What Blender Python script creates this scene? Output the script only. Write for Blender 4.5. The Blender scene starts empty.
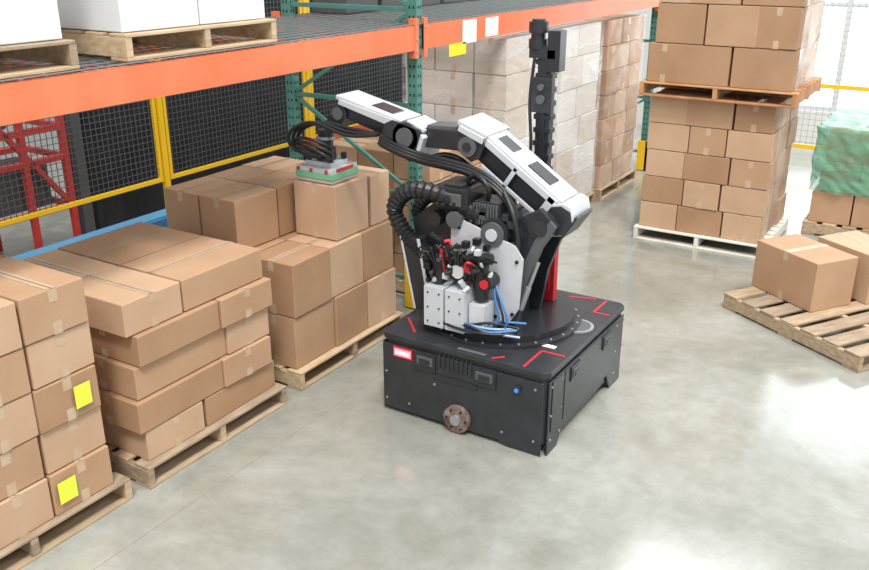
import bpy, math, random, bmesh
from mathutils import Vector, Matrix, noise
rng = random.Random(7)

# ------------------------------------------------------------------ materials
def mat(name, col, rough=0.5, metal=0.0, col2=None, scale=6.0, emit=None, estr=0, bump=0.0, alpha=1.0, stretch=None, coat=0.0, detail=6):
    m = bpy.data.materials.new(name); m.use_nodes = True
    nt = m.node_tree; b = nt.nodes['Principled BSDF']
    b.inputs['Base Color'].default_value = (*col, 1)
    b.inputs['Roughness'].default_value = rough
    b.inputs['Metallic'].default_value = metal
    b.inputs['Alpha'].default_value = alpha
    b.inputs['Coat Weight'].default_value = coat
    if emit:
        b.inputs['Emission Color'].default_value = (*emit, 1)
        b.inputs['Emission Strength'].default_value = estr
    if col2 or bump:
        tc = nt.nodes.new('ShaderNodeTexCoord'); mp = nt.nodes.new('ShaderNodeMapping')
        nt.links.new(tc.outputs['Object'], mp.inputs['Vector'])
        if stretch: mp.inputs['Scale'].default_value = stretch
        n = nt.nodes.new('ShaderNodeTexNoise'); n.inputs['Scale'].default_value = scale
        n.inputs['Detail'].default_value = detail
        nt.links.new(mp.outputs['Vector'], n.inputs['Vector'])
        if col2:
            r = nt.nodes.new('ShaderNodeValToRGB')
            r.color_ramp.elements[0].position = 0.32; r.color_ramp.elements[1].position = 0.68
            r.color_ramp.elements[0].color = (*col, 1); r.color_ramp.elements[1].color = (*col2, 1)
            nt.links.new(n.outputs['Fac'], r.inputs['Fac'])
            nt.links.new(r.outputs['Color'], b.inputs['Base Color'])
        if bump:
            bp = nt.nodes.new('ShaderNodeBump'); bp.inputs['Strength'].default_value = bump
            bp.inputs['Distance'].default_value = 0.02
            nt.links.new(n.outputs['Fac'], bp.inputs['Height'])
            nt.links.new(bp.outputs['Normal'], b.inputs['Normal'])
    return m

CARD = [mat('cardboard_a', (.44,.262,.15), .75, 0, (.50,.31,.185), 2.5, bump=.15),
        mat('cardboard_b', (.37,.212,.115), .75, 0, (.44,.262,.15), 2.5, bump=.15),
        mat('cardboard_c', (.51,.325,.20), .75, 0, (.57,.38,.245), 2.5, bump=.15)]
TAPE = mat('packing_tape', (.53,.37,.24), .22, 0, (.60,.45,.31), 8)
SEAM = mat('box_seam', (.12,.07,.04), .9)
YLAB = mat('yellow_label', (.80,.90,.06), .6)
WLAB = mat('white_label', (.85,.85,.83), .6)
WOOD = [mat('pallet_wood_a', (.36,.255,.155), .85, 0, (.50,.38,.25), 5, bump=.4, stretch=(4,1,6)),
        mat('pallet_wood_b', (.46,.33,.19), .85, 0, (.60,.45,.29), 5, bump=.4, stretch=(4,1,6)),
        mat('pallet_wood_c', (.28,.20,.13), .85, 0, (.42,.32,.22), 5, bump=.4, stretch=(4,1,6))]
WOODO = [mat('pallet_wood_orange', (.48,.24,.10), .8, 0, (.60,.35,.17), 5, bump=.3), mat('pallet_wood_red', (.40,.16,.06), .8, 0, (.52,.27,.13), 5, bump=.3)]
WOODW = [mat('pallet_wood_pale', (.66,.62,.54), .8, 0, (.80,.77,.70), 5, bump=.3)]
ORANGE = mat('rack_orange', (.84,.16,.055), .45, 0, (.76,.20,.085), 3)
TEAL = mat('rack_teal', (.05,.19,.155), .45, 0, (.09,.25,.20), 4)
HOLE = mat('dark_hole', (.01,.015,.015), .9)
ZINC = mat('zinc_wire', (.42,.44,.45), .45, .6)
DECK = mat('deck_wire', (.22,.25,.25), .5, .3)
YEL = mat('safety_yellow', (.90,.56,.02), .45)
BLKM = mat('black_wire', (.02,.02,.022), .5)
CURT = mat('black_curtain', (.012,.012,.015), .9, 0, (.03,.03,.034), 2)
WHITEB = mat('white_carton', (.78,.79,.80), .55, 0, (.70,.71,.73), 2)
PALE = [mat('pale_carton_a', (.66,.58,.50), .5, 0, (.72,.66,.59), 2), mat('pale_carton_b', (.58,.48,.39), .5, 0, (.66,.57,.48), 2), mat('pale_carton_c', (.76,.72,.67), .5, 0, (.80,.78,.75), 2)]
BLACK = mat('robot_black', (.022,.024,.028), .33, 0, (.034,.036,.041), 8)
BLACK2 = mat('robot_black_satin', (.035,.037,.042), .28, .3)
GREYR = mat('robot_light_grey', (.60,.62,.65), .30, 0, (.54,.56,.59), 3)
ALU = mat('brushed_aluminium', (.72,.73,.75), .45, .25, (.64,.65,.67), 12)
RUB = mat('rubber_hose', (.015,.015,.016), .42)
REDP = mat('robot_red', (.62,.02,.03), .4)
BLUEP = mat('hose_blue', (.05,.18,.42), .4)
PLAST = mat('clear_hose', (.30,.40,.5), .25)
GRN = mat('gripper_green', (.18,.48,.28), .5)
BRASS = mat('rusty_hub', (.16,.09,.06), .5, .5, (.42,.33,.30), 22)
GLOW = mat('red_status_light', (1,.1,.15), .4, emit=(1,.22,.28), estr=1.6)
GLOWC = mat('red_status_core', (1,.6,.6), .4, emit=(1,.75,.75), estr=2.2)
BLUEG = mat('blue_button', (.05,.2,.8), .4, emit=(.05,.25,1), estr=.5)
DGREY = mat('dark_grey', (.10,.105,.11), .5)
BLUE = mat('blue_plastic', (.05,.20,.42), .5)
REDM = mat('red_machine', (.62,.05,.04), .45)

def wrapmat(name, col, fac, sc=3, stretch=(1,1,5), bump=.25, rough=.25):
    m = bpy.data.materials.new(name); m.use_nodes = True
    nt = m.node_tree; N = nt.nodes; L = nt.links
    b = N['Principled BSDF']; out = N['Material Output']
    b.inputs['Base Color'].default_value = (*col,1); b.inputs['Roughness'].default_value = rough
    tr = N.new('ShaderNodeBsdfTransparent'); mx = N.new('ShaderNodeMixShader')
    tc = N.new('ShaderNodeTexCoord'); mp = N.new('ShaderNodeMapping'); mp.inputs['Scale'].default_value = stretch
    n = N.new('ShaderNodeTexNoise'); n.inputs['Scale'].default_value = sc; n.inputs['Detail'].default_value = 5
    n.inputs['Distortion'].default_value = .8
    r = N.new('ShaderNodeMapRange'); r.inputs['From Min'].default_value = .35; r.inputs['From Max'].default_value = .7
    r.inputs['To Min'].default_value = fac[0]; r.inputs['To Max'].default_value = fac[1]
    L.new(tc.outputs['Object'], mp.inputs['Vector']); L.new(mp.outputs['Vector'], n.inputs['Vector'])
    L.new(n.outputs['Fac'], r.inputs['Value']); L.new(r.outputs['Result'], mx.inputs['Fac'])
    L.new(tr.outputs[0], mx.inputs[1]); L.new(b.outputs[0], mx.inputs[2]); L.new(mx.outputs[0], out.inputs['Surface'])
    bp = N.new('ShaderNodeBump'); bp.inputs['Strength'].default_value = bump; bp.inputs['Distance'].default_value = .02
    L.new(n.outputs['Fac'], bp.inputs['Height']); L.new(bp.outputs['Normal'], b.inputs['Normal'])
    return m
WRAP = wrapmat('stretch_film_clear', (.88,.89,.91), (.08,.38), 2.2, (1,1,3))
WRAPL = wrapmat('stretch_film_thin', (.86,.87,.89), (.02,.25), 2.5, (1,1,2))
WRAPG = wrapmat('stretch_film_green', (.15,.45,.30), (.40,.85), 3.0, (1,1,2.5), .5, .22)

# ------------------------------------------------------------------ mesh builder
class MB:
    def __init__(s): s.v=[]; s.f=[]; s.m=[]; s.sm=[]
    def add(s, vs, fs, m, smooth=False):
        o=len(s.v); s.v += [tuple(v) for v in vs]
        for f in fs: s.f.append(tuple(i+o for i in f)); s.m.append(m); s.sm.append(smooth)
    def box(s, x0,x1,y0,y1,z0,z1, m=0, rot=None, piv=None):
        vs=[Vector((x,y,z)) for z in (z0,z1) for x,y in ((x0,y0),(x1,y0),(x1,y1),(x0,y1))]
        if rot is not None:
            c = Vector(piv) if piv else Vector(((x0+x1)/2,(y0+y1)/2,(z0+z1)/2))
            vs=[c+rot@(v-c) for v in vs]
        s.add(vs,[(0,3,2,1),(4,5,6,7),(0,1,5,4),(1,2,6,5),(2,3,7,6),(3,0,4,7)],m)
    def quad(s,a,b,c,d,m): s.add([a,b,c,d],[(0,1,2,3)],m)
    def _pr(s,n,vs,m):
        fs=[tuple(range(n)), tuple(reversed(range(n,2*n)))]+[(i,i+n,(i+1)%n+n,(i+1)%n) for i in range(n)]
        s.add(vs,fs,m)
    def prism(s, prof, y0,y1, m=0): s._pr(len(prof),[(x,y0,z) for x,z in prof]+[(x,y1,z) for x,z in prof],m)
    def prismx(s, prof, x0,x1, m=0): s._pr(len(prof),[(x0,y,z) for y,z in prof]+[(x1,y,z) for y,z in prof],m)
    def prismz(s, prof, z0,z1, m=0): s._pr(len(prof),[(x,y,z0) for x,y in prof]+[(x,y,z1) for x,y in prof],m)
    def cyl(s,p0,p1,r,m=0,n=20,r1=None):
        p0=Vector(p0);p1=Vector(p1);r1=r if r1 is None else r1
        d=(p1-p0).normalized(); a=d.orthogonal().normalized(); b=d.cross(a)
        ring=lambda p,r:[p+a*math.cos(2*math.pi*i/n)*r+b*math.sin(2*math.pi*i/n)*r for i in range(n)]
        A=ring(p0,r);Bq=ring(p1,r1)
        s.add(A+Bq,[(i,(i+1)%n,(i+1)%n+n,i+n) for i in range(n)],m,True)
        s.add(A,[tuple(reversed(range(n)))],m); s.add(Bq,[tuple(range(n))],m)
    def rod(s,p0,p1,w,h,m=0):
        p0=Vector(p0);p1=Vector(p1);d=(p1-p0).normalized()
        up=Vector((0,0,1)) if abs(d.z)<.95 else Vector((0,1,0))
        a=d.cross(up).normalized()*w/2; b=a.cross(d).normalized()*h/2
        vs=[p+i*a+j*b for p in (p0,p1) for i,j in ((-1,-1),(1,-1),(1,1),(-1,1))]
        s.add(vs,[(0,3,2,1),(4,5,6,7),(0,1,5,4),(1,2,6,5),(2,3,7,6),(3,0,4,7)],m)
    def tube(s,pts,r,m=0,n=10,seg=8,rib=0,ribf=.75):
        P=[Vector(p) for p in pts]; Q=[]
        E=[P[0]*2-P[1]]+P+[P[-1]*2-P[-2]]
        for i in range(1,len(E)-2):
            a,b,c,d=E[i-1:i+3]
            for k in range(seg):
                t=k/seg
                Q.append(.5*((2*b)+(c-a)*t+(2*a-5*b+4*c-d)*t*t+(3*b-a-3*c+d)*t**3))
        Q.append(P[-1])
        vs=[];up=None
        for i,q in enumerate(Q):
            d=(Q[min(i+1,len(Q)-1)]-Q[max(i-1,0)]).normalized()
            if up is None: up=d.orthogonal().normalized()
            up=(up-d*up.dot(d)).normalized(); b=d.cross(up)
            rr=r*(ribf if (rib and (i//rib)%2) else 1)
            vs+=[q+up*math.cos(2*math.pi*j/n)*rr+b*math.sin(2*math.pi*j/n)*rr for j in range(n)]
        fs=[]
        for i in range(len(Q)-1):
            for j in range(n): fs.append((i*n+j,i*n+(j+1)%n,(i+1)*n+(j+1)%n,(i+1)*n+j))
        s.add(vs,fs,m,not rib)
        L=len(vs); s.add(vs[:n],[tuple(reversed(range(n)))],m); s.add(vs[L-n:],[tuple(range(n))],m)
    def obj(s,name,mats,bevel=0,loc=None,rotz=0):
        me=bpy.data.meshes.new(name); me.from_pydata(s.v,[],s.f)
        for mm in mats: me.materials.append(mm)
        for p,mi,sm in zip(me.polygons,s.m,s.sm): p.material_index=mi; p.use_smooth=sm
        me.update()
        bm=bmesh.new(); bm.from_mesh(me); bmesh.ops.recalc_face_normals(bm,faces=bm.faces); bm.to_mesh(me); bm.free()
        o=bpy.data.objects.new(name,me); bpy.context.scene.collection.objects.link(o)
        if loc: o.location=loc
        o.rotation_euler[2]=rotz
        if bevel:
            b=o.modifiers.new('bevel','BEVEL'); b.width=bevel; b.segments=2; b.limit_method='ANGLE'; b.angle_limit=math.radians(40)
        return o

# ------------------------------------------------------------------ cardboard boxes & pallets
CM = CARD+[TAPE,SEAM,YLAB,WLAB]
last=[0]
def cbox(B,x0,x1,y0,y1,z0,z1,jit=.006,mi=None,tape=True,axis=None):
    g=.006; x0+=g;x1-=g;y0+=g;y1-=g; z1-=.005; z0+=.001
    dx=rng.uniform(-jit,jit);dy=rng.uniform(-jit,jit)*.35
    c=Vector(((x0+x1)/2,(y0+y1)/2,0)); R=Matrix.Rotation(math.radians(rng.uniform(-1,1)*jit*110),3,'Z')
    T=lambda x,y,z: (c+R@(Vector((x,y,z))-c))+Vector((dx,dy,0))
    if mi is None:
        mi=rng.choice([k for k in (0,1,2) if k!=last[0]]); last[0]=mi
    vs=[T(x,y,z) for z in (z0,z1) for x,y in ((x0,y0),(x1,y0),(x1,y1),(x0,y1))]
    B.add(vs,[(0,3,2,1),(4,5,6,7),(0,1,5,4),(1,2,6,5),(2,3,7,6),(3,0,4,7)],mi)
    if not tape: return
    e=.0015;w=.026;h=min(.075,(z1-z0)*.28)
    ax = axis or ('x' if (x1-x0)>=(y1-y0) else 'y')
    xm=(x0+x1)/2; ym=(y0+y1)/2
    if ax=='x':
        B.quad(T(x0,ym-w,z1+e),T(x1,ym-w,z1+e),T(x1,ym+w,z1+e),T(x0,ym+w,z1+e),3)
        B.quad(T(x0,ym-.002,z1+2*e),T(x1,ym-.002,z1+2*e),T(x1,ym+.002,z1+2*e),T(x0,ym+.002,z1+2*e),4)
        for xx,sg in ((x0,-1),(x1,1)):
            for za,zb in ((z1-h,z1),(z0,z0+h)):
                B.quad(T(xx+sg*e,ym-w,za),T(xx+sg*e,ym+w,za),T(xx+sg*e,ym+w,zb),T(xx+sg*e,ym-w,zb),3)
    else:
        B.quad(T(xm-w,y0,z1+e),T(xm+w,y0,z1+e),T(xm+w,y1,z1+e),T(xm-w,y1,z1+e),3)
        B.quad(T(xm-.002,y0,z1+2*e),T(xm+.002,y0,z1+2*e),T(xm+.002,y1,z1+2*e),T(xm-.002,y1,z1+2*e),4)
        for yy,sg in ((y0,-1),(y1,1)):
            for za,zb in ((z1-h,z1),(z0,z0+h)):
                B.quad(T(xm-w,yy+sg*e,za),T(xm+w,yy+sg*e,za),T(xm+w,yy+sg*e,zb),T(xm-w,yy+sg*e,zb),3)

def splits(a,b,fr):
    t=sum(fr); out=[a]; acc=0
    for f in fr: acc+=f; out.append(a+(b-a)*acc/t)
    return out
def layer(B,x0,x1,y0,y1,z0,z1,xf,yf,**k):
    X=splits(x0,x1,xf);Y=splits(y0,y1,yf)
    for i in range(len(X)-1):
        for j in range(len(Y)-1): cbox(B,X[i],X[i+1],Y[j],Y[j+1],z0,z1,**k)

def pallet(x0,x1,y0,y1,z0=0.0,along='y',wood=None,loc=None,rotz=0,name='wooden_pallet',h=.14):
    B=MB(); t=.018; wood=wood or WOOD; nm=len(wood); R=lambda: rng.randrange(nm)
    if along=='y':
        n=7; W=(x1-x0); bw=W/n*.74; st=(W-bw)/(n-1)
        for i in range(n):
            a=x0+i*st; B.box(a,a+bw,y0+rng.uniform(-.006,.006),y1+rng.uniform(-.006,.006),z0+h-t,z0+h-rng.uniform(0,.002),R())
        for yy in (y0,(y0+y1)/2-.022,y1-.044): 
            B.box(x0+.002,x1-.002,yy,yy+.044,z0+t+.001,z0+h-t-.001,R())
        for a in (x0,(x0+x1)/2-bw/2,x1-bw): B.box(a,a+bw,y0,y1,z0,z0+t,R())
    else:
        n=8; W=(y1-y0); bw=W/n*.70; st=(W-bw)/(n-1)
        for i in range(n):
            a=y0+i*st; B.box(x0+rng.uniform(-.006,.006),x1+rng.uniform(-.006,.006),a,a+bw,z0+h-t,z0+h-rng.uniform(0,.002),R())
        for xx in (x0,(x0+x1)/2-.022,x1-.044): B.box(xx,xx+.044,y0+.002,y1-.002,z0+t+.001,z0+h-t-.001,R())
        for a in (y0,(y0+y1)/2-bw/2,y1-bw): B.box(x0,x1,a,a+bw,z0,z0+t,R())
    return B.obj(name,wood,.003,loc=loc,rotz=rotz)

Z=.14
# pallet 1 (near left)
pallet(-4.97,-3.74,1.50,2.75)
B=MB()
for k in range(5):
    z=Z+k*.25
    layer(B,-4.95,-3.78,1.52,2.67,z,z+.25,[1,1] if k%2 else [.9,1.1],[1,1,1],axis='x',jit=.011)
f=-3.762
def lab(y,z,w,h,m): B.quad((f,y-w/2,z-h/2),(f,y+w/2,z-h/2),(f,y+w/2,z+h/2),(f,y-w/2,z+h/2),m)
lab(2.55,Z+.62,.10,.13,5); lab(2.37,Z+.13,.11,.13,5)
B.obj('cardboard_box_stack',CM,.006)
# pallet 2
pallet(-4.97,-3.72,2.86,4.08)
B=MB()
pat=[([1,1],[.46,.67]),([1.1,.9],[.68,.44]),([1,1],[.74,.40]),([1,1],[.66,.48]),([.62,.55],[.44,.70])]
hs=[.2,.2,.205,.195,.205]; z=Z
offx=[0,.01,-.015,.02,-.03]; offy=[.02,-.03,.0,.03,-.01]
for k in range(5):
    layer(B,-4.95,-3.775+offx[k],2.90+offy[k],4.03+offy[k]*.6,z,z+hs[k],pat[k][0],pat[k][1],jit=.012)
    z+=hs[k]
B.obj('cardboard_box_stack',CM,.006)
# pallet 3 (being built)
pallet(-5.02,-3.75,4.27,5.58)
B=MB(); h=.4
for k in range(2):
    layer(B,-5.0,-3.80,4.29,5.55,Z+k*h,Z+k*h+h,[.42,.38,.40],[.43,.41,.41] if k else [.46,.40,.38],jit=.010)
layer(B,-5.0,-4.28,4.29,5.53,Z+2*h,Z+2*h+.38,[.36,.36],[.44,.40,.40],jit=.012)
cbox(B,-4.22,-3.84,5.30,5.56,Z+2*h,Z+2*h+.40)
B.obj('cardboard_box_stack',CM,.006)
# box in gripper
B=MB(); cbox(B,-4.24,-3.84,4.86,5.27,.941,1.355,jit=0,mi=2)
B.obj('cardboard_box',CM,.006)
# pallet 4 (behind upright)
pallet(-5.08,-3.86,6.20,7.40)
B=MB()
for k in range(5):
    layer(B,-5.05,-3.90,6.23,7.38,Z+k*.23,Z+k*.23+.23,[1,1,1],[1,1,1],jit=.008)
B.obj('cardboard_box_stack',CM,.006)
def wrapped(x0,x1,y0,y1,z0,nl,h,xf,yf,wrap,mats,name='wrapped_pallet_load'):
    B=MB()
    for k in range(nl): layer(B,x0,x1,y0,y1,z0+k*h,z0+k*h+h,xf if k%2 else xf[::-1],yf if k%2 else yf[::-1],jit=.010,tape=True)
    n=nl*h; e=.018
    X0,X1,Y0,Y1=x0-e,x1+e,y0-e,y1+e; zz=z0+.005; zt=z0+n+.004
    B.add([(X0,Y0,zz),(X1,Y0,zz),(X1,Y1,zz),(X0,Y1,zz),(X0,Y0,zt),(X1,Y0,zt),(X1,Y1,zt),(X0,Y1,zt)],
          [(0,1,5,4),(1,2,6,5),(2,3,7,6),(3,0,4,7),(4,5,6,7)],7)
    return B.obj(name,mats+[wrap],.006)
PM=PALE+[TAPE,SEAM,YLAB,WLAB]
for (a,b) in ((7.55,8.70),(8.82,9.92)):
    pallet(-5.05,-3.83,a-.02,b+.02); wrapped(-5.02,-3.87,a,b,Z,6,.335,[1,1.2,1],[1,1.3],WRAP,PM)
pallet(-5.05,-3.80,10.05,11.3); wrapped(-5.02,-3.84,10.08,11.27,Z,7,.285,[1,1.1,1],[1,1,1.2],WRAPL,CM)

# right tall stack: two tiers
pallet(-2.95,-1.60,8.86,10.1,wood=WOODW,along='x')
B=MB()
for k in range(5):
    layer(B,-2.92,-1.66,8.91,10.08,Z+k*.28,Z+k*.28+.28,[.43,.37,.44] if k%2 else [.40,.46,.38],[1,1,1],jit=.016)
B.add([(-1.635,8.885,Z+.02),(-1.635,10.1,Z+.02),(-1.635,10.1,Z+1.38),(-1.635,8.885,Z+1.38)],[(0,1,2,3)],7)
B.obj('cardboard_box_stack',CM+[WRAPL],.006)
z2=Z+1.4
pallet(-3.0,-1.48,8.80,10.1,z0=z2,wood=WOODO,along='x')
B=MB()
for k in range(3):
    layer(B,-2.96 if k==0 else -2.90,-1.54,8.84,10.05,z2+.14+k*.38,z2+.14+k*.38+.38,[.32,.48,.56] if k%2==0 else [.5,.5,.4],[1,1,1],jit=.015)
B.add([(-1.515,8.82,z2+.15),(-1.515,10.08,z2+.15),(-1.515,10.08,z2+1.26),(-1.515,8.82,z2+1.26)],[(0,1,2,3)],7)
B.obj('cardboard_box_stack',CM+[WRAP],.006)
# green wrapped pallet
pallet(-1.44,-.1,10.0,11.35)
B=MB()
layer(B,-1.40,-.13,10.05,11.32,Z,Z+.34,[1,1,1],[1,1,1])
layer(B,-1.36,-.15,10.10,11.30,Z+.34,Z+.66,[1,1,1],[1,1]); layer(B,-1.34,-.3,10.15,11.2,Z+.66,Z+.98,[1,1],[1,1])
B.obj('cardboard_box_stack',CM,.006)
def crumple(name,x0,x1,y0,y1,z0,z1,m,amp,cuts=40,seed=3):
    bm=bmesh.new()
    bmesh.ops.create_cube(bm,size=1)
    for v in bm.verts: v.co=Vector(((x0+x1)/2+v.co.x*(x1-x0),(y0+y1)/2+v.co.y*(y1-y0),(z0+z1)/2+v.co.z*(z1-z0)))
    bf=[f for f in bm.faces if f.normal.z<-.5]; bmesh.ops.delete(bm,geom=bf,context='FACES')
    bmesh.ops.subdivide_edges(bm,edges=bm.edges,cuts=cuts,use_grid_fill=True)
    cx=Vector(((x0+x1)/2,(y0+y1)/2,(z0+z1)/2))
    for v in bm.verts:
        d=(v.co-cx); d.z*=1.2; d.normalize(); q=Vector((v.co.x*3,v.co.y*3,v.co.z*6+(v.co.x+v.co.y)*4))
        n=noise.fractal(q+Vector((seed,0,0)),1.0,2.0,3)
        v.co+=d*(amp*abs(n)+.004)
    me=bpy.data.meshes.new(name); bm.to_mesh(me); bm.free(); me.materials.append(m)
    for p in me.polygons: p.use_smooth=True
    o=bpy.data.objects.new(name,me); bpy.context.scene.collection.objects.link(o); return o
crumple('green_stretch_film',-1.42,-.08,10.03,11.37,Z+.36,Z+1.03,WRAPG,.05)

# foreground-right rotated pallet with two boxes
ang=math.atan2(-.77,1.21)
pallet(0,1.42,0,1.12,along='y',loc=(-1.61,7.42,0),rotz=ang)
ang2=math.atan2(-.39,.56)
B=MB(); cbox(B,0,.70,0,.46,0,.43,jit=0,mi=0,axis='y'); B.obj('cardboard_box',CM,.006,loc=(-1.46,7.72,.141),rotz=ang2)
B=MB(); cbox(B,0,.62,0,.46,0,.43,jit=0,mi=2,axis='x'); B.obj('cardboard_box',CM,.006,loc=(-1.40+.47*.58+.10,7.75+.47*.82-.03,.141),rotz=ang2)

# ------------------------------------------------------------------ pallet rack
B=MB()
XF=-3.85; XR=-5.25; U=[1.35,6.03,11.9]
def upright(x,y):
    B.box(x-.045,x+.045,y-.04,y+.04,0.01,4.2,1)
    B.box(x-.08,x+.08,y-.08,y+.08,0,.01,1)
    z=.12
    while z<4.1:
        for xx in (-.018,.018):
            B.box(x+xx-.007,x+xx+.007,y-.0415,y-.0395,z-.012,z+.012,2)
        for yy in (-.016,.016):
            B.box(x+.0445,x+.0465,y+yy-.007,y+yy+.007,z-.012,z+.012,2)
        z+=.075
for y in U:
    upright(XF-.06,y); upright(XR+.06,y)
    zz=[.25,1.0,1.75,2.5,3.25,4.0]
    for i,z in enumerate(zz):
        B.rod((XF-.06,y,z),(XR+.06,y,z),.035,.035,1)
        if i<5:
            a,b=(XF-.06,XR+.06) if i%2 else (XR+.06,XF-.06)
            B.rod((a,y,z),(b,y,zz[i+1]),.03,.03,1)
    B.box(XF-.02,XF+.05,y-.08,y-.05,0,.42,4); B.box(XF-.13,XF+.05,y-.08,y-.065,0,.42,4); B.box(XF+.03,XF+.05,y-.08,y+.07,0,.42,4)
for a,b in ((U[0],U[1]),(U[1],U[2])):
    for x in (XF,XR):
        s=1 if x==XF else -1
        B.box(min(x-.05*s,x),max(x-.05*s,x),a+.04,b-.04,2.20,2.385,0)
        for yy in (a+.04,b-.09): B.box(x-.055,x+.006,yy,yy+.05,2.14,2.44,0)
        for yy in (a+.065,b-.065):
            for k in range(3): B.cyl((x+.006*s,yy,2.19+k*.09),(x+.012*s,yy,2.19+k*.09),.009,3,8)
B.box(XR-.05,XR,U[1]+.04,U[2]-.04,1.16,1.28,0)
z=2.392
y=U[0]+.06
while y<U[2]-.05:
    B.box(XR-.03,XF+.002,y-.004,y+.004,z,z+.006,7); y+=.075
for i in range(13):
    x=XR+(XF-XR)*i/12
    B.box(x-.005,x+.005,U[0]+.05,U[2]-.05,z+.006,z+.012,7)
y=U[0]+.4
while y<U[2]: B.box(XR,XF-.05,y-.02,y+.02,z-.03,z-.002,7); y+=.8
def blab(y,z,w,h,m): B.box(XF+.001,XF+.004,y-w/2,y+w/2,z-h/2,z+h/2,m)
blab(6.80,2.28,.24,.19,5); blab(7.20,2.29,.24,.16,5); blab(6.60,2.15,.28,.10,6)
B.obj('pallet_rack',[ORANGE,TEAL,HOLE,ZINC,YEL,WLAB,mat('yellow_tag',(.85,.72,.02),.5),DECK],.002)

# upper-level loads
for a,b in ((1.62,2.90),(3.20,4.38)):
    pallet(-5.15,-3.87,a,b,z0=2.405)
    B=MB()
    for k in range(3): 
        layer(B,-5.1,-3.92,a+.03,b-.03,2.547+k*.35,2.547+k*.35+.35,[1,1],[1,1],jit=.004,tape=False)
    B.obj('white_carton_stack',[WHITEB,WHITEB,WHITEB],.006)
B=MB()
for k in range(5):
    a=6.4+k*.55; B.prism([(-5.2,2.406),(-4.86,2.406),(-4.82,2.72),(-5.24,2.72)],a,a+.48,0)
    B.box(-5.27,-4.79,a-.02,a+.50,2.70,2.74,0)
B.obj('black_plastic_bins',[DGREY],.008)

# ------------------------------------------------------------------ robot
root=bpy.data.objects.new('mobile_box_handling_robot',None); bpy.context.scene.collection.objects.link(root)
root.location=(-2.5,5.03,0)
def rob(B,name,mats,bevel=0):
    o=B.obj(name,mats,bevel); o.parent=root; o.matrix_parent_inverse=Matrix.Translation((2.5,-5.03,0)); return o
X0,X1,Y0,Y1=-3.13,-1.90,4.375,5.69
B=MB()
c=.04
oct_=lambda e:[(X0+c-e,Y0-e),(X1-c+e,Y0-e),(X1+e,Y0+c-e),(X1+e,Y1-c+e),(X1-c+e,Y1+e),(X0+c-e,Y1+e),(X0-e,Y1-c+e),(X0-e,Y0+c-e)]
B.prismz(oct_(-.016),.07,.535,0)
B.prismz(oct_(0),.54,.58,0)
B.prism([(X0+.02,.03),(X0+.90,.03),(X0+.96,0.0),(X1-.03,0.0),(X1-.03,.51),(X0+.02,.51)],Y0,Y0+.012,0)
B.prismx([(Y0+.03,0),(Y0+.18,0),(Y0+.27,.13),(Y1-.30,.13),(Y1-.22,0.0),(Y1-.03,0),(Y1-.03,.51),(Y0+.03,.51)],X1-.012,X1,0)
B.prism([(X0+.03,0),(X1-.03,0),(X1-.03,.5),(X0+.03,.5)],Y1-.012,Y1,0)
B.prismx([(Y0+.03,0),(Y1-.03,0),(Y1-.03,.5),(Y0+.03,.5)],X0,X0+.012,0)
for x in (X0+.06,X1-.24):
    for y in (Y0+.05,Y1-.2): B.box(x,x+.18,y,y+.15,.0,.2,0)
rob(B,'base_chassis',[BLACK],.006)
B=MB()
fy=Y0-.001
def fb(x,z,w,h,m,t=.012): B.box(x-w/2,x+w/2,fy-t,fy,z-h/2,z+h/2,m)
def sb(y,z,w,h,m,t=.010): B.box(X1,X1+t,y-w/2,y+w/2,z-h/2,z+h/2,m)
fb(-2.945,.465,.15,.075,7,.008); fb(-2.945,.465,.13,.052,2,.011); fb(-2.945,.465,.10,.02,10,.013)
for x in (-2.77,-2.33): fb(x,.445,.16,.12,0); fb(x,.455,.12,.06,8,.016); fb(x,.45,.08,.035,0,.022)
for i in range(8): fb(-2.66+i*.033,.48,.012,.10,0,.007)
fb(-2.55,.36,.34,.04,0,.006)
B.cyl((-2.10,fy,.43),(-2.10,fy-.02,.43),.024,3); B.cyl((-2.10,fy-.02,.43),(-2.10,fy-.024,.43),.014,4)
for x,z in ((-3.08,.1),(-3.08,.3),(-2.9,.1),(-1.98,.1),(-1.98,.46),(-2.2,.1),(-2.7,.3)): B.cyl((x,fy,z),(x,fy-.005,z),.008,5,10)
hx=-2.52
B.cyl((hx,fy,.105),(hx,fy-.03,.105),.095,6,32); B.cyl((hx,fy-.03,.105),(hx,fy-.05,.105),.035,5,24)
for k in range(6):
    a=k*math.pi/3; B.cyl((hx+.07*math.cos(a),fy-.03,.105+.07*math.sin(a)),(hx+.07*math.cos(a),fy-.038,.105+.07*math.sin(a)),.009,0,8)
sb(5.05,.33,.84,.35,0,.004); sb(4.51,.33,.14,.35,0,.006)
for y in (4.78,5.32): sb(y,.44,.14,.10,3,.014); sb(y,.44,.10,.06,8,.020); sb(y,.435,.06,.035,0,.024)
for y in (4.44,4.58,5.52,5.66):
    for z in (.1,.27,.47): B.cyl((X1,y,z),(X1+.006,y,z),.008,5,10)
zt=.581
def strip(a,b,w=.016,m=7):
    a=Vector((*a,zt));b=Vector((*b,zt)); B.rod(a,b,w,.004,m)
strip((-3.09,4.66),(-2.92,4.48)); strip((-3.10,5.3),(-3.02,5.38)); strip((-3.1,5.30),(-3.1,5.15))
strip((-2.08,4.40),(-2.08,4.66)); strip((-2.08,4.66),(-1.92,4.66)); strip((-2.30,4.40),(-2.24,4.46))
strip((-1.92,5.42),(-2.04,5.42)); strip((-2.04,5.42),(-2.04,5.66)); strip((-2.12,5.66),(-2.3,5.60))
B.cyl((-2.04,5.12,zt),(-2.04,5.12,zt+.012),.115,5,32); B.cyl((-2.04,5.12,zt+.012),(-2.04,5.12,zt+.014),.095,8,32)
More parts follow.
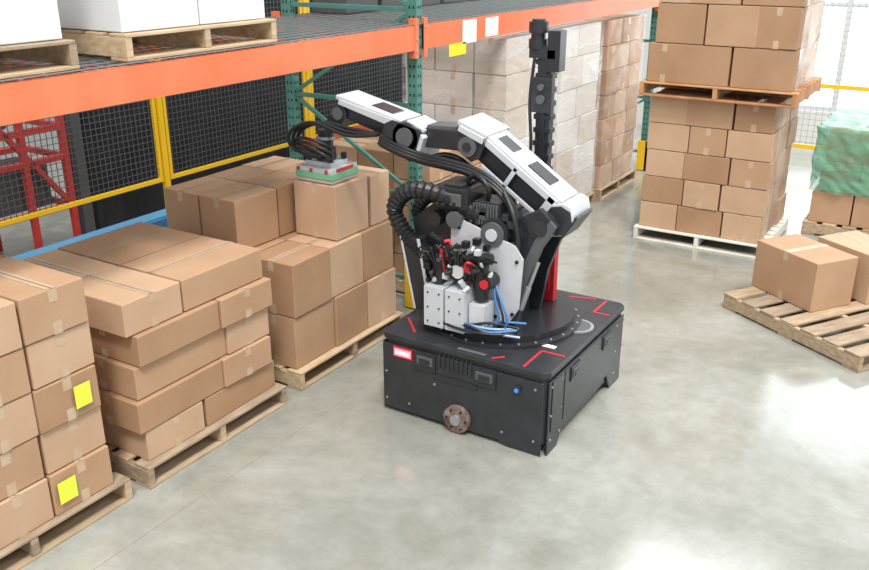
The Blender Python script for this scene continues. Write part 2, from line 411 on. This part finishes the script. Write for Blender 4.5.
B.box(-2.18,-2.02,4.72,4.76,zt,zt+.006,9); B.box(-2.55,-2.35,4.40,4.43,zt,zt+.004,8)
rob(B,'base_fittings',[BLACK2,WLAB,GLOW,BLACK,BLUEG,ZINC,BRASS,REDP,DGREY,WLAB,GLOWC],.003)
B=MB()
TC=(-2.55,5.03)
B.cyl((*TC,.581),(*TC,.60),.54,0,64); B.cyl((*TC,.60),(*TC,.645),.49,1,64)
for k in range(28):
    a=k*2*math.pi/28; B.cyl((TC[0]+.515*math.cos(a),5.03+.515*math.sin(a),.60),(TC[0]+.515*math.cos(a),5.03+.515*math.sin(a),.606),.008,2,8)
rob(B,'turntable',[BLACK,BLACK2,ZINC],.004)
# tower
B=MB()
z0=.645
def plate(prof,y0,y1,m): B.prism(prof,y0,y1,m)
side=[(-3.02,z0),(-2.72,z0),(-2.66,1.0),(-2.55,1.25),(-2.6,1.40),(-2.95,1.40),(-3.14,1.25)]
plate(side,4.80,4.83,0); plate(side,5.22,5.25,0)
B.box(-2.98,-2.66,4.83,5.22,z0,1.28,1)
leg=[(-2.54,z0),(-2.32,z0),(-2.27,.95),(-2.18,1.20),(-2.08,1.36),(-2.20,1.46),(-2.34,1.38),(-2.46,1.15)]
plate(leg,4.80,4.84,0); plate(leg,5.12,5.16,0)
leg2=[(-2.37,z0),(-2.32,z0),(-2.27,.95),(-2.18,1.20),(-2.08,1.36),(-2.12,1.40),(-2.22,1.26),(-2.33,1.0)]
plate(leg2,4.785,4.80,3)
B.box(-2.66,-2.48,4.84,5.12,z0,1.22,0)
B.box(-2.46,-2.38,4.86,5.10,z0,.98,1)
plate([(-3.06,z0),(-2.92,z0),(-3.02,1.15),(-3.17,1.15)],4.70,4.80,0)
plate([(-2.94,z0),(-2.915,z0),(-3.015,1.15),(-3.04,1.15)],4.69,4.70,2)
plate([(-3.065,z0),(-3.05,z0),(-3.16,1.15),(-3.175,1.15)],4.69,4.70,2)
B.cyl((-2.48,4.72,1.27),(-2.48,5.22,1.27),.10,1,36); B.cyl((-2.48,4.70,1.27),(-2.48,4.72,1.27),.08,3,36); B.cyl((-2.48,4.69,1.27),(-2.48,4.70,1.27),.04,2,24)
B.cyl((-2.19,4.79,1.34),(-2.19,5.20,1.34),.085,1,36); B.cyl((-2.19,4.775,1.34),(-2.19,4.79,1.34),.05,0,30)
B.box(-2.64,-2.46,4.76,4.95,1.30,1.46,0); B.box(-2.92,-2.66,4.70,5.02,1.40,1.53,1); B.box(-2.88,-2.70,4.685,4.70,1.42,1.50,3)
B.box(-2.86,-2.72,4.74,4.98,1.53,1.545,0)
for k in range(9): B.box(-2.64+k*.020,-2.629+k*.020,4.74,4.76,1.31,1.45,3)
B.cyl((-2.75,4.68,1.33),(-2.75,4.80,1.33),.055,3,28); B.cyl((-2.92,4.72,1.30),(-2.92,4.80,1.30),.05,1,28)
for k in range(14):
    x=rng.uniform(-2.7,-2.33);z=rng.uniform(1.12,1.42);s=rng.uniform(.012,.03)
    B.box(x-s,x+s,4.74,4.80,z-s,z+s,rng.choice([0,1,3,3,2]))
rob(B,'tower',[BLACK,BLACK2,GREYR,DGREY],.004)
B=MB()
B.box(-2.50,-2.30,5.30,5.36,.646,1.22,0); B.box(-2.47,-2.33,5.29,5.30,.72,1.14,0); B.box(-2.46,-2.34,5.282,5.29,.95,1.08,1); B.box(-2.51,-2.29,5.29,5.37,1.22,1.24,1)
rob(B,'service_panel',[REDP,DGREY],.004)
# leaning aluminium plate + pump pack
B=MB()
B.prism([(-2.80,.78),(-2.46,.66),(-2.34,.70),(-2.28,.80),(-2.26,1.14),(-2.32,1.22),(-2.70,1.33),(-2.78,1.31)],4.71,4.725,0)
for x,z in ((-2.32,.76),(-2.30,1.12),(-2.72,1.28),(-2.44,.72)): B.cyl((x,4.71,z),(x,4.70,z),.012,2,10)
B.box(-2.86,-2.715,4.50,4.68,.645,.92,1); B.box(-2.70,-2.56,4.50,4.68,.645,.92,1); B.box(-2.55,-2.44,4.55,4.68,.66,.84,0)
for x in (-2.83,-2.745,-2.67,-2.59):
    for z in (.68,.78,.88): B.cyl((x,4.499,z),(x,4.494,z),.006,2,8)
B.cyl((-2.80,4.60,.92),(-2.80,4.60,1.16),.05,2,20); B.cyl((-2.64,4.56,1.04),(-2.64,4.70,1.04),.07,2,24); B.cyl((-2.64,4.545,1.04),(-2.64,4.56,1.04),.045,0,24)
B.cyl((-2.50,4.62,.86),(-2.50,4.62,1.12),.045,2,16); B.cyl((-2.72,4.60,1.10),(-2.42,4.60,1.15),.035,2,12); B.cyl((-2.46,4.58,.98),(-2.46,4.70,.98),.05,2,20); B.cyl((-2.46,4.57,.98),(-2.46,4.58,.98),.03,3,20)
for k in range(56):
    x=rng.uniform(-2.88,-2.42);y=rng.uniform(4.54,4.68);z=rng.uniform(.92,1.22);s=rng.uniform(.010,.028)
    if rng.random()<.5: B.box(x-s,x+s,y-s,y+s,z-s,z+s,rng.choice([2,2,2,2,1,3,0]))
    else: B.cyl((x,y,z),(x+rng.uniform(-.05,.05),y-.03,z+rng.uniform(-.04,.06)),s*.7,rng.choice([2,2,2,1,3]),12)
for k in range(22):
    x=rng.uniform(-2.86,-2.48); xx=x+rng.uniform(-.16,.16)
    B.tube([(x,4.6,.95+rng.random()*.1),((x+xx)/2,4.52,1.10+rng.random()*.12),(xx,4.62,.95+rng.random()*.18)],.008,rng.choice([2,2,2,2,3]),8)
rob(B,'vacuum_pump_pack',[ALU,GREYR,RUB,REDP],.003)
B=MB()
for k in range(14):
    r=.51+rng.uniform(-.06,.04); z=.62+k*.005+.02; a0=math.radians(rng.uniform(200,225)); a1=math.radians(rng.uniform(285,315))
    B.tube([(TC[0]+r*math.cos(a0+(a1-a0)*t/5)+rng.uniform(-.02,.02),5.03+r*math.sin(a0+(a1-a0)*t/5)+rng.uniform(-.02,.02),z+rng.uniform(-.012,.03)) for t in range(6)],.009,[0,2,1,0,1,2,0,1,0,2,0,1,0,2][k],8)
for k in range(3): B.tube([(-2.40+k*.03,4.60,.66),(-2.36+k*.03,4.60,.76),(-2.40+k*.02,4.62,.88),(-2.44,4.68,.98)],.008,[0,2,0][k],8)
rob(B,'cable_loops',[BLUEP,PLAST,RUB])
B=MB()
B.tube([(-2.62,4.78,1.36),(-2.85,4.72,1.47),(-3.10,4.72,1.47),(-3.24,4.74,1.33),(-3.17,4.74,1.17),(-3.02,4.74,1.07),(-2.86,4.70,1.00)],.062,0,14,10,1,.8)
B.tube([(-2.62,4.90,1.34),(-2.83,4.88,1.41),(-3.05,4.88,1.40),(-3.15,4.88,1.28),(-3.08,4.88,1.16),(-2.96,4.86,1.10)],.05,0,14,10,1,.8)
rob(B,'corrugated_hose',[RUB])
# arm
def link(B,p0,p1,t0,t1,y0,y1,m,off=0,ch=.0):
    p0=Vector((p0[0],0,p0[1]));p1=Vector((p1[0],0,p1[1])); d=(p1-p0).normalized(); n=Vector((-d.z,0,d.x))
    if n.z<0: n=-n
    pts=[p0+n*(off+t0/2)+d*ch,p0+n*(off+t0/2-ch),p0-n*(t0/2-off-ch),p0-n*(t0/2-off)+d*ch,p1-n*(t1/2-off)-d*ch,p1-n*(t1/2-off-ch),p1+n*(off+t1/2-ch),p1+n*(off+t1/2)-d*ch]
    if ch==0: pts=[pts[0],pts[2],pts[4],pts[6]]
    B.prism([(p.x,p.z) for p in pts],y0,y1,m)
S=Vector((-2.11,1.37));E=Vector((-2.76,1.80))
def al(t): return tuple(S+(E-S)*t)      # point along the boom
B=MB()
link(B,al(0),al(1),.19,.16,4.94,5.12,0,0,.04)
link(B,al(.08),al(.99),.03,.03,4.90,5.16,1,.095)
for ya,yb in ((4.89,4.905),(5.155,5.17)):
    link(B,al(.10),al(.95),.045,.045,ya,yb,1,.072)
    link(B,al(.15),al(.80),.026,.026,ya,yb,1,-.075)
    link(B,al(.12),al(.19),.18,.18,ya,yb,1,0)
    link(B,al(.52),al(.56),.16,.16,ya,yb,1,0)
link(B,al(.25),al(.50),.010,.010,4.96,5.10,0,.112)
link(B,al(.66),al(.84),.008,.008,4.97,5.09,2,.112)
link(B,al(-.09),al(.13),.25,.23,4.885,5.175,1,.0,.06)
link(B,al(-.095),al(.12),.205,.185,4.878,5.182,0,.0,.05)
link(B,al(-.105),al(-.08),.17,.20,4.90,5.16,0,.0,.0)
link(B,(-2.66,1.745),(-2.86,1.82),.20,.15,4.88,5.18,0,0,.05)
link(B,(-2.66,1.75),(-2.87,1.828),.03,.028,4.87,5.19,1,.10)
link(B,(-2.67,1.752),(-2.85,1.82),.045,.04,4.862,4.88,1,.07)
B.cyl((E[0],4.86,E[1]-.03),(E[0],4.88,E[1]-.03),.065,2,32); B.cyl((E[0],4.852,E[1]-.03),(E[0],4.86,E[1]-.03),.03,0,24)
rob(B,'arm_boom',[BLACK,GREYR,DGREY],.005)
J=(-3.26,1.77);K=(-3.82,1.90)
B=MB()
link(B,(-2.82,1.78),J,.13,.13,4.95,5.13,0,0,.03)
link(B,(-2.90,1.785),(-3.12,1.775),.03,.03,4.96,5.12,2,.07)
B.cyl((J[0],4.90,J[1]),(J[0],5.18,J[1]),.10,0,36); B.cyl((J[0],4.885,J[1]),(J[0],4.90,J[1]),.065,2,32)
link(B,(-3.14,1.70),(-3.44,1.81),.24,.18,4.90,5.17,0,0,.05)
link(B,(-3.135,1.70),(-3.165,1.71),.17,.20,4.895,5.175,1,0,.0)
link(B,J,K,.14,.11,4.95,5.13,0,0,.03)
link(B,(-3.32,1.785),(-3.86,1.91),.028,.028,4.91,5.17,1,.082)
for ya,yb in ((4.905,4.917),(5.163,5.175)): link(B,(-3.36,1.795),(-3.83,1.905),.055,.04,ya,yb,1,.055)
link(B,(-3.42,1.808),(-3.60,1.85),.010,.010,4.97,5.11,0,.098)
link(B,(-3.16,1.715),(-3.30,1.77),.025,.025,4.92,5.15,1,.11)
B.cyl((-3.84,4.93,1.87),(-3.84,5.15,1.87),.07,0,32); B.cyl((-3.84,4.918,1.87),(-3.84,4.93,1.87),.045,2,28)
rob(B,'forearm',[BLACK,GREYR,DGREY],.005)
B=MB()
gx,gy=-4.05,5.04
link(B,(-3.84,1.87),(-4.00,1.72),.11,.10,4.98,5.10,0,0,.02)
B.cyl((gx,gy,1.72),(gx,gy,1.58),.055,0,28); B.cyl((gx,gy,1.65),(gx,gy,1.67),.07,3,28); B.cyl((gx,gy,1.58),(gx,gy,1.50),.075,1,28)
B.box(gx-.12,gx+.12,gy-.10,gy+.10,1.465,1.50,2); B.box(gx-.165,gx+.165,gy-.155,gy+.155,1.43,1.465,2)
B.box(gx-.17,gx+.17,gy-.16,gy+.16,1.385,1.43,4); B.box(gx-.165,gx+.165,gy-.155,gy+.155,1.357,1.385,6)
for x in (-.14,-.02,.12): B.box(gx+x-.012,gx+x+.012,gy-.168,gy-.155,1.435,1.46,5)
for x in (-.1,.1):
    for y in (-.08,.08): B.cyl((gx+x,gy+y,1.50),(gx+x,gy+y,1.545),.022,0,14)
B.box(gx+.155,gx+.17,gy-.10,gy+.10,1.435,1.462,5)
rob(B,'vacuum_gripper',[BLACK,BLACK2,GREYR,ZINC,GRN,REDP,mat('foam_pad',(.45,.42,.38),.9)],.004)
B=MB()
for k in range(4):
    y=4.87-.010*(k%3); dz=-.018*k
    B.tube([(-2.30,y-.03,1.20+dz),(-2.36,y-.04,1.38+dz),(-2.50,y-.03,1.55+dz),(-2.70,y-.02,1.64+dz),(-2.92,y-.02,1.67+dz),(-3.10,y+.02,1.67+dz),(-3.28,y-.0,1.71+dz),(-3.46,y+.03,1.75+dz)],.015,0,10)
for k in range(3):
    y=4.90-.02*k
    B.tube([(-3.46,y,1.77),(-3.70,y-.03,1.79-.02*k),(-3.92-.03*k,y-.04,1.81),(-4.14-.03*k,y-.02,1.73),(-4.19-.02*k,y,1.61),(-4.08,y+.05,1.54),(-3.96,y+.1,1.55)],.013,0,10)
for k in range(3):
    B.tube([(gx+.05,gy-.1,1.52+.02*k),(gx+.16,gy-.19+.02*k,1.57+.03*k),(gx+.0,gy-.22,1.63+.03*k),(gx-.16,gy-.15,1.60+.02*k),(gx-.13,gy+.02,1.53)],.012,0,10)
B.tube([(-2.58,4.82,1.44),(-2.54,4.76,1.55),(-2.64,4.78,1.62),(-2.72,4.82,1.55),(-2.68,4.88,1.45)],.016,0,10)
B.tube([(-2.80,5.2,1.4),(-2.86,5.05,1.60),(-3.0,5.0,1.66),(-3.15,4.95,1.62),(-3.25,4.92,1.66)],.022,0,10)
B.tube([(-2.36,4.78,1.05),(-2.31,4.74,1.22),(-2.36,4.76,1.40),(-2.46,4.82,1.52)],.018,0,10)
B.cyl((-2.27,4.77,.84),(-2.18,4.77,1.12),.011,1,12); B.cyl((-2.29,4.77,.78),(-2.24,4.77,.94),.018,1,12)
rob(B,'arm_hoses',[RUB,ZINC])
# perception mast
B=MB()
mx,my=-2.50,5.46
B.box(mx-.09,mx+.09,my-.07,my+.07,.582,.66,0)
B.box(mx-.05,mx+.05,my-.035,my+.035,.60,2.36,0)
B.box(mx-.02,mx+.02,my-.045,my-.035,.7,2.30,1)
for z in [x*.09+.8 for x in range(17)]: B.box(mx-.062,mx+.062,my-.042,my+.042,z,z+.035,1)
B.box(mx-.075,mx+.075,my-.07,my-.03,1.93,2.16,0); B.box(mx-.11,mx+.08,my-.05,my+.05,2.28,2.34,0)
B.cyl((mx-.07,my,2.34),(mx-.07,my,2.40),.062,1,28); B.cyl((mx-.07,my,2.40),(mx-.07,my,2.44),.048,0,28); B.cyl((mx-.07,my,2.44),(mx-.07,my,2.51),.064,1,28)
B.cyl((mx-.07,my,2.51),(mx-.07,my,2.525),.045,0,28)
B.box(mx+.02,mx+.11,my-.05,my+.05,2.20,2.46,1)
B.cyl((mx,my-.07,2.02),(mx,my-.09,2.02),.03,2,20); B.cyl((mx,my-.07,2.10),(mx,my-.09,2.10),.022,2,20)
B.tube([(mx-.07,my-.04,2.3),(mx-.09,my-.05,2.0),(mx-.07,my-.05,1.7),(mx-.09,my-.05,1.4),(mx-.07,my-.05,1.0)],.012,0,8)
rob(B,'perception_mast',[BLACK,BLACK2,DGREY],.003)

# ------------------------------------------------------------------ fence, curtain, left background
B=MB()
FX=-7.2
yy=[1.4,3.85,6.26,8.65,11.05,13.4]
for y in yy: B.box(FX-.03,FX+.03,y-.03,y+.03,0,3.0,0); B.box(FX-.08,FX+.08,y-.08,y+.08,0,.01,0)
for a,b in zip(yy[:-1],yy[1:]):
    for z in (.66,2.9): B.box(FX-.02,FX+.02,a+.05,b-.05,z-.02,z+.02,0)
    for y in (a+.07,b-.07): B.box(FX-.018,FX+.018,y-.018,y+.018,.66,2.9,0)
    y=a+.12
    while y<b-.1: B.box(FX-.003,FX+.003,y-.003,y+.003,.68,2.88,1); y+=.06
    z=.72
    while z<2.86: B.box(FX+.003,FX+.008,a+.08,b-.08,z-.003,z+.003,1); z+=.06
B.obj('safety_fence',[YEL,mat('fence_wire_grey',(.12,.125,.13),.5,.3)])
B=MB()
pts=[]
y=5.75;i=0
while y<14.6: pts.append((-7.95+(.05 if i%2 else -.03),y)); y+=.14; i+=1
for (a,b) in zip(pts[:-1],pts[1:]): B.quad((a[0],a[1],.05),(b[0],b[1],.05),(b[0],b[1],3.6),(a[0],a[1],3.6),0)
B.obj('black_curtain',[CURT])
B=MB()
for x in (-8.4,-7.7):
    for y in (4.0,4.5,5.0,5.45): B.box(x-.03,x+.03,y-.03,y+.03,0,2.4,0)
for z in (.5,1.0,1.3,1.75,2.3):
    for x in (-8.4,-7.7): B.box(x-.025,x+.025,3.97,5.48,z-.03,z+.03,0)
    for y in (4.0,5.45): B.box(-8.4,-7.7,y-.025,y+.025,z-.03,z+.03,0)
B.rod((-7.7,4.0,.5),(-7.7,5.0,1.75),.05,.05,0); B.rod((-7.7,5.45,.5),(-7.7,4.5,1.75),.05,.05,0)
B.box(-8.3,-7.8,4.3,5.3,.53,.95,1); B.box(-8.3,-7.85,4.2,4.7,1.03,1.28,0); B.cyl((-8.0,4.9,1.33),(-8.0,4.9,1.6),.14,1,20)
B.obj('red_machine_frame',[REDM,DGREY],.005)
B=MB()
B.box(-7.95,-7.75,5.60,5.72,0,2.4,0); B.box(-7.98,-7.72,5.57,5.75,0,.02,0)
B.obj('steel_column',[DGREY],.005)
B=MB()
B.box(-6.45,-6.20,3.1,6.2,.52,.62,0); B.box(-6.41,-6.24,3.12,6.18,.62,.632,2)
for y in (3.2,4.6,6.0):
    for x in (-6.41,-6.24): B.box(x-.03,x+.03,y-.03,y+.03,0,.52,1)
B.obj('blue_conveyor',[BLUE,DGREY,mat('belt_blue',(.10,.30,.50),.5)],.004)

# ------------------------------------------------------------------ room
def floor_mat():
    m=bpy.data.materials.new('polished_concrete'); m.use_nodes=True
    nt=m.node_tree;N=nt.nodes;L=nt.links;b=N['Principled BSDF']
    tc=N.new('ShaderNodeTexCoord')
    n1=N.new('ShaderNodeTexNoise'); n1.inputs['Scale'].default_value=.55; n1.inputs['Detail'].default_value=10; n1.inputs['Roughness'].default_value=.66; n1.inputs['Distortion'].default_value=.6
    n2=N.new('ShaderNodeTexNoise'); n2.inputs['Scale'].default_value=5; n2.inputs['Detail'].default_value=10; n2.inputs['Roughness'].default_value=.72
    n3=N.new('ShaderNodeTexNoise'); n3.inputs['Scale'].default_value=1.7; n3.inputs['Detail'].default_value=5
    for n in (n1,n2,n3): L.new(tc.outputs['Object'],n.inputs['Vector'])
    r=N.new('ShaderNodeValToRGB'); r.color_ramp.elements[0].position=.34; r.color_ramp.elements[1].position=.66
    r.color_ramp.elements[0].color=(.25,.25,.212,1); r.color_ramp.elements[1].color=(.43,.435,.40,1)
    L.new(n1.outputs['Fac'],r.inputs['Fac'])
    mx=N.new('ShaderNodeMixRGB'); mx.blend_type='MULTIPLY'; mx.inputs['Fac'].default_value=.65
    r2=N.new('ShaderNodeValToRGB'); r2.color_ramp.elements[0].position=.34; r2.color_ramp.elements[0].color=(.72,.71,.66,1); r2.color_ramp.elements[1].position=.62
    L.new(n2.outputs['Fac'],r2.inputs['Fac']); L.new(r.outputs['Color'],mx.inputs[1]); L.new(r2.outputs['Color'],mx.inputs[2])
    sx=N.new('ShaderNodeSeparateXYZ'); L.new(tc.outputs['Object'],sx.inputs[0])
    a=N.new('ShaderNodeMath'); a.operation='ADD'; a.inputs[1].default_value=3.42; L.new(sx.outputs['X'],a.inputs[0])
    ab=N.new('ShaderNodeMath'); ab.operation='ABSOLUTE'; L.new(a.outputs[0],ab.inputs[0])
    lt=N.new('ShaderNodeMath'); lt.operation='LESS_THAN'; lt.inputs[1].default_value=.004; L.new(ab.outputs[0],lt.inputs[0])
    sc_=N.new('ShaderNodeMath'); sc_.operation='MULTIPLY'; sc_.inputs[1].default_value=.5; L.new(lt.outputs[0],sc_.inputs[0])
    m3=N.new('ShaderNodeMixRGB'); m3.inputs[2].default_value=(.2,.2,.18,1)
    L.new(sc_.outputs[0],m3.inputs['Fac']); L.new(mx.outputs[0],m3.inputs[1]); L.new(m3.outputs[0],b.inputs['Base Color'])
    rr=N.new('ShaderNodeMapRange'); rr.inputs['To Min'].default_value=.06; rr.inputs['To Max'].default_value=.24
    L.new(n3.outputs['Fac'],rr.inputs['Value']); L.new(rr.outputs['Result'],b.inputs['Roughness'])
    b.inputs['Specular IOR Level'].default_value=1.0
    return m
B=MB(); B.box(-10.2,8,-3,15.2,-.1,0,0); B.obj('floor',[floor_mat()])
WALL=mat('painted_wall',(.74,.75,.75),.7,0,(.70,.71,.71),1.5)
B=MB(); B.box(-10.2,-10.1,-3,15.2,0,7,0); B.obj('wall_left',[WALL])
B=MB()
B.box(-10.1,-3.4,15.0,15.2,0,7,0); B.box(-3.4,8,15.0,15.2,0,.5,0); B.box(-3.4,8,15.0,15.2,5.5,7,0)
B.obj('wall_back',[WALL])
B=MB()
B.box(-3.4,8,15.12,15.14,.5,5.5,0)
x=-3.4
while x<8.01: B.box(x-.04,x+.04,15.04,15.11,.5,5.5,1); x+=1.425
for z in (.54,2.1,3.7,5.46): B.box(-3.4,8,15.05,15.10,z-.035,z+.035,1)
B.obj('window_1',[mat('daylight_glazing',(.9,.95,1),.3,emit=(.88,.95,1),estr=3.2),mat('window_frame',(.62,.66,.68),.5)])
B=MB()
FY=13.2
xs=[-3.3,-.9,1.5,3.9]
for x in xs: B.box(x-.03,x+.03,FY-.03,FY+.03,0,3.0,0)
for a,b in zip(xs[:-1],xs[1:]):
    for z in (.3,1.15,2.9): B.box(a+.03,b-.03,FY-.02,FY+.02,z-.03,z+.03,0)
    x=a+.08
    while x<b-.05: B.box(x-.003,x+.003,FY-.003,FY+.003,.3,2.9,1); x+=.08
    z=.36
    while z<2.86: B.box(a+.03,b-.03,FY+.003,FY+.008,z-.003,z+.003,1); z+=.08
B.obj('safety_fence',[YEL,ZINC])
pallet(-.9,.4,11.7,12.9)
B=MB(); 
for k in range(4): layer(B,-.88,.38,11.73,12.87,Z+k*.3,Z+k*.3+.3,[1,1,1],[1,1])
B.obj('cardboard_box_stack',CM,.006)

# ------------------------------------------------------------------ light
sc=bpy.context.scene
w=bpy.data.worlds.new('world'); sc.world=w; w.use_nodes=True
bg=w.node_tree.nodes['Background']; bg.inputs[0].default_value=(.92,.97,1,1); bg.inputs[1].default_value=.82
def area(loc,rot,sx,sy,p,col=(1,1,1)):
    l=bpy.data.lights.new('ceiling_lamp','AREA'); l.shape='RECTANGLE'; l.size=sx; l.size_y=sy; l.energy=p; l.color=col
    o=bpy.data.objects.new('ceiling_lamp',l); o.location=loc; o.rotation_euler=rot; sc.collection.objects.link(o)
area((-1.0,4.5,6.8),(0,0,0),1.2,3.0,190); area((-2.4,11.6,6.8),(0,0,0),2.2,1.2,150); area((3,8,6.8),(0,0,0),1.5,3,200); area((-1.5,-1,6.5),(0,0,0),2,2,150)
s=bpy.data.lights.new('sun','SUN'); s.energy=2.3; s.angle=math.radians(9); s.color=(1,.98,.94)
o=bpy.data.objects.new('sun',s); sc.collection.objects.link(o)
o.rotation_euler=Vector((.30,-.38,.85)).to_track_quat('Z','Y').to_euler()

cam=bpy.data.cameras.new('camera'); cam.sensor_width=36; cam.lens=36.58
co=bpy.data.objects.new('camera',cam); sc.collection.objects.link(co); sc.camera=co
co.location=(0,0,3); co.rotation_euler=(math.radians(90-21.3),0,math.radians(31.7))
sc.view_settings.view_transform='Standard'
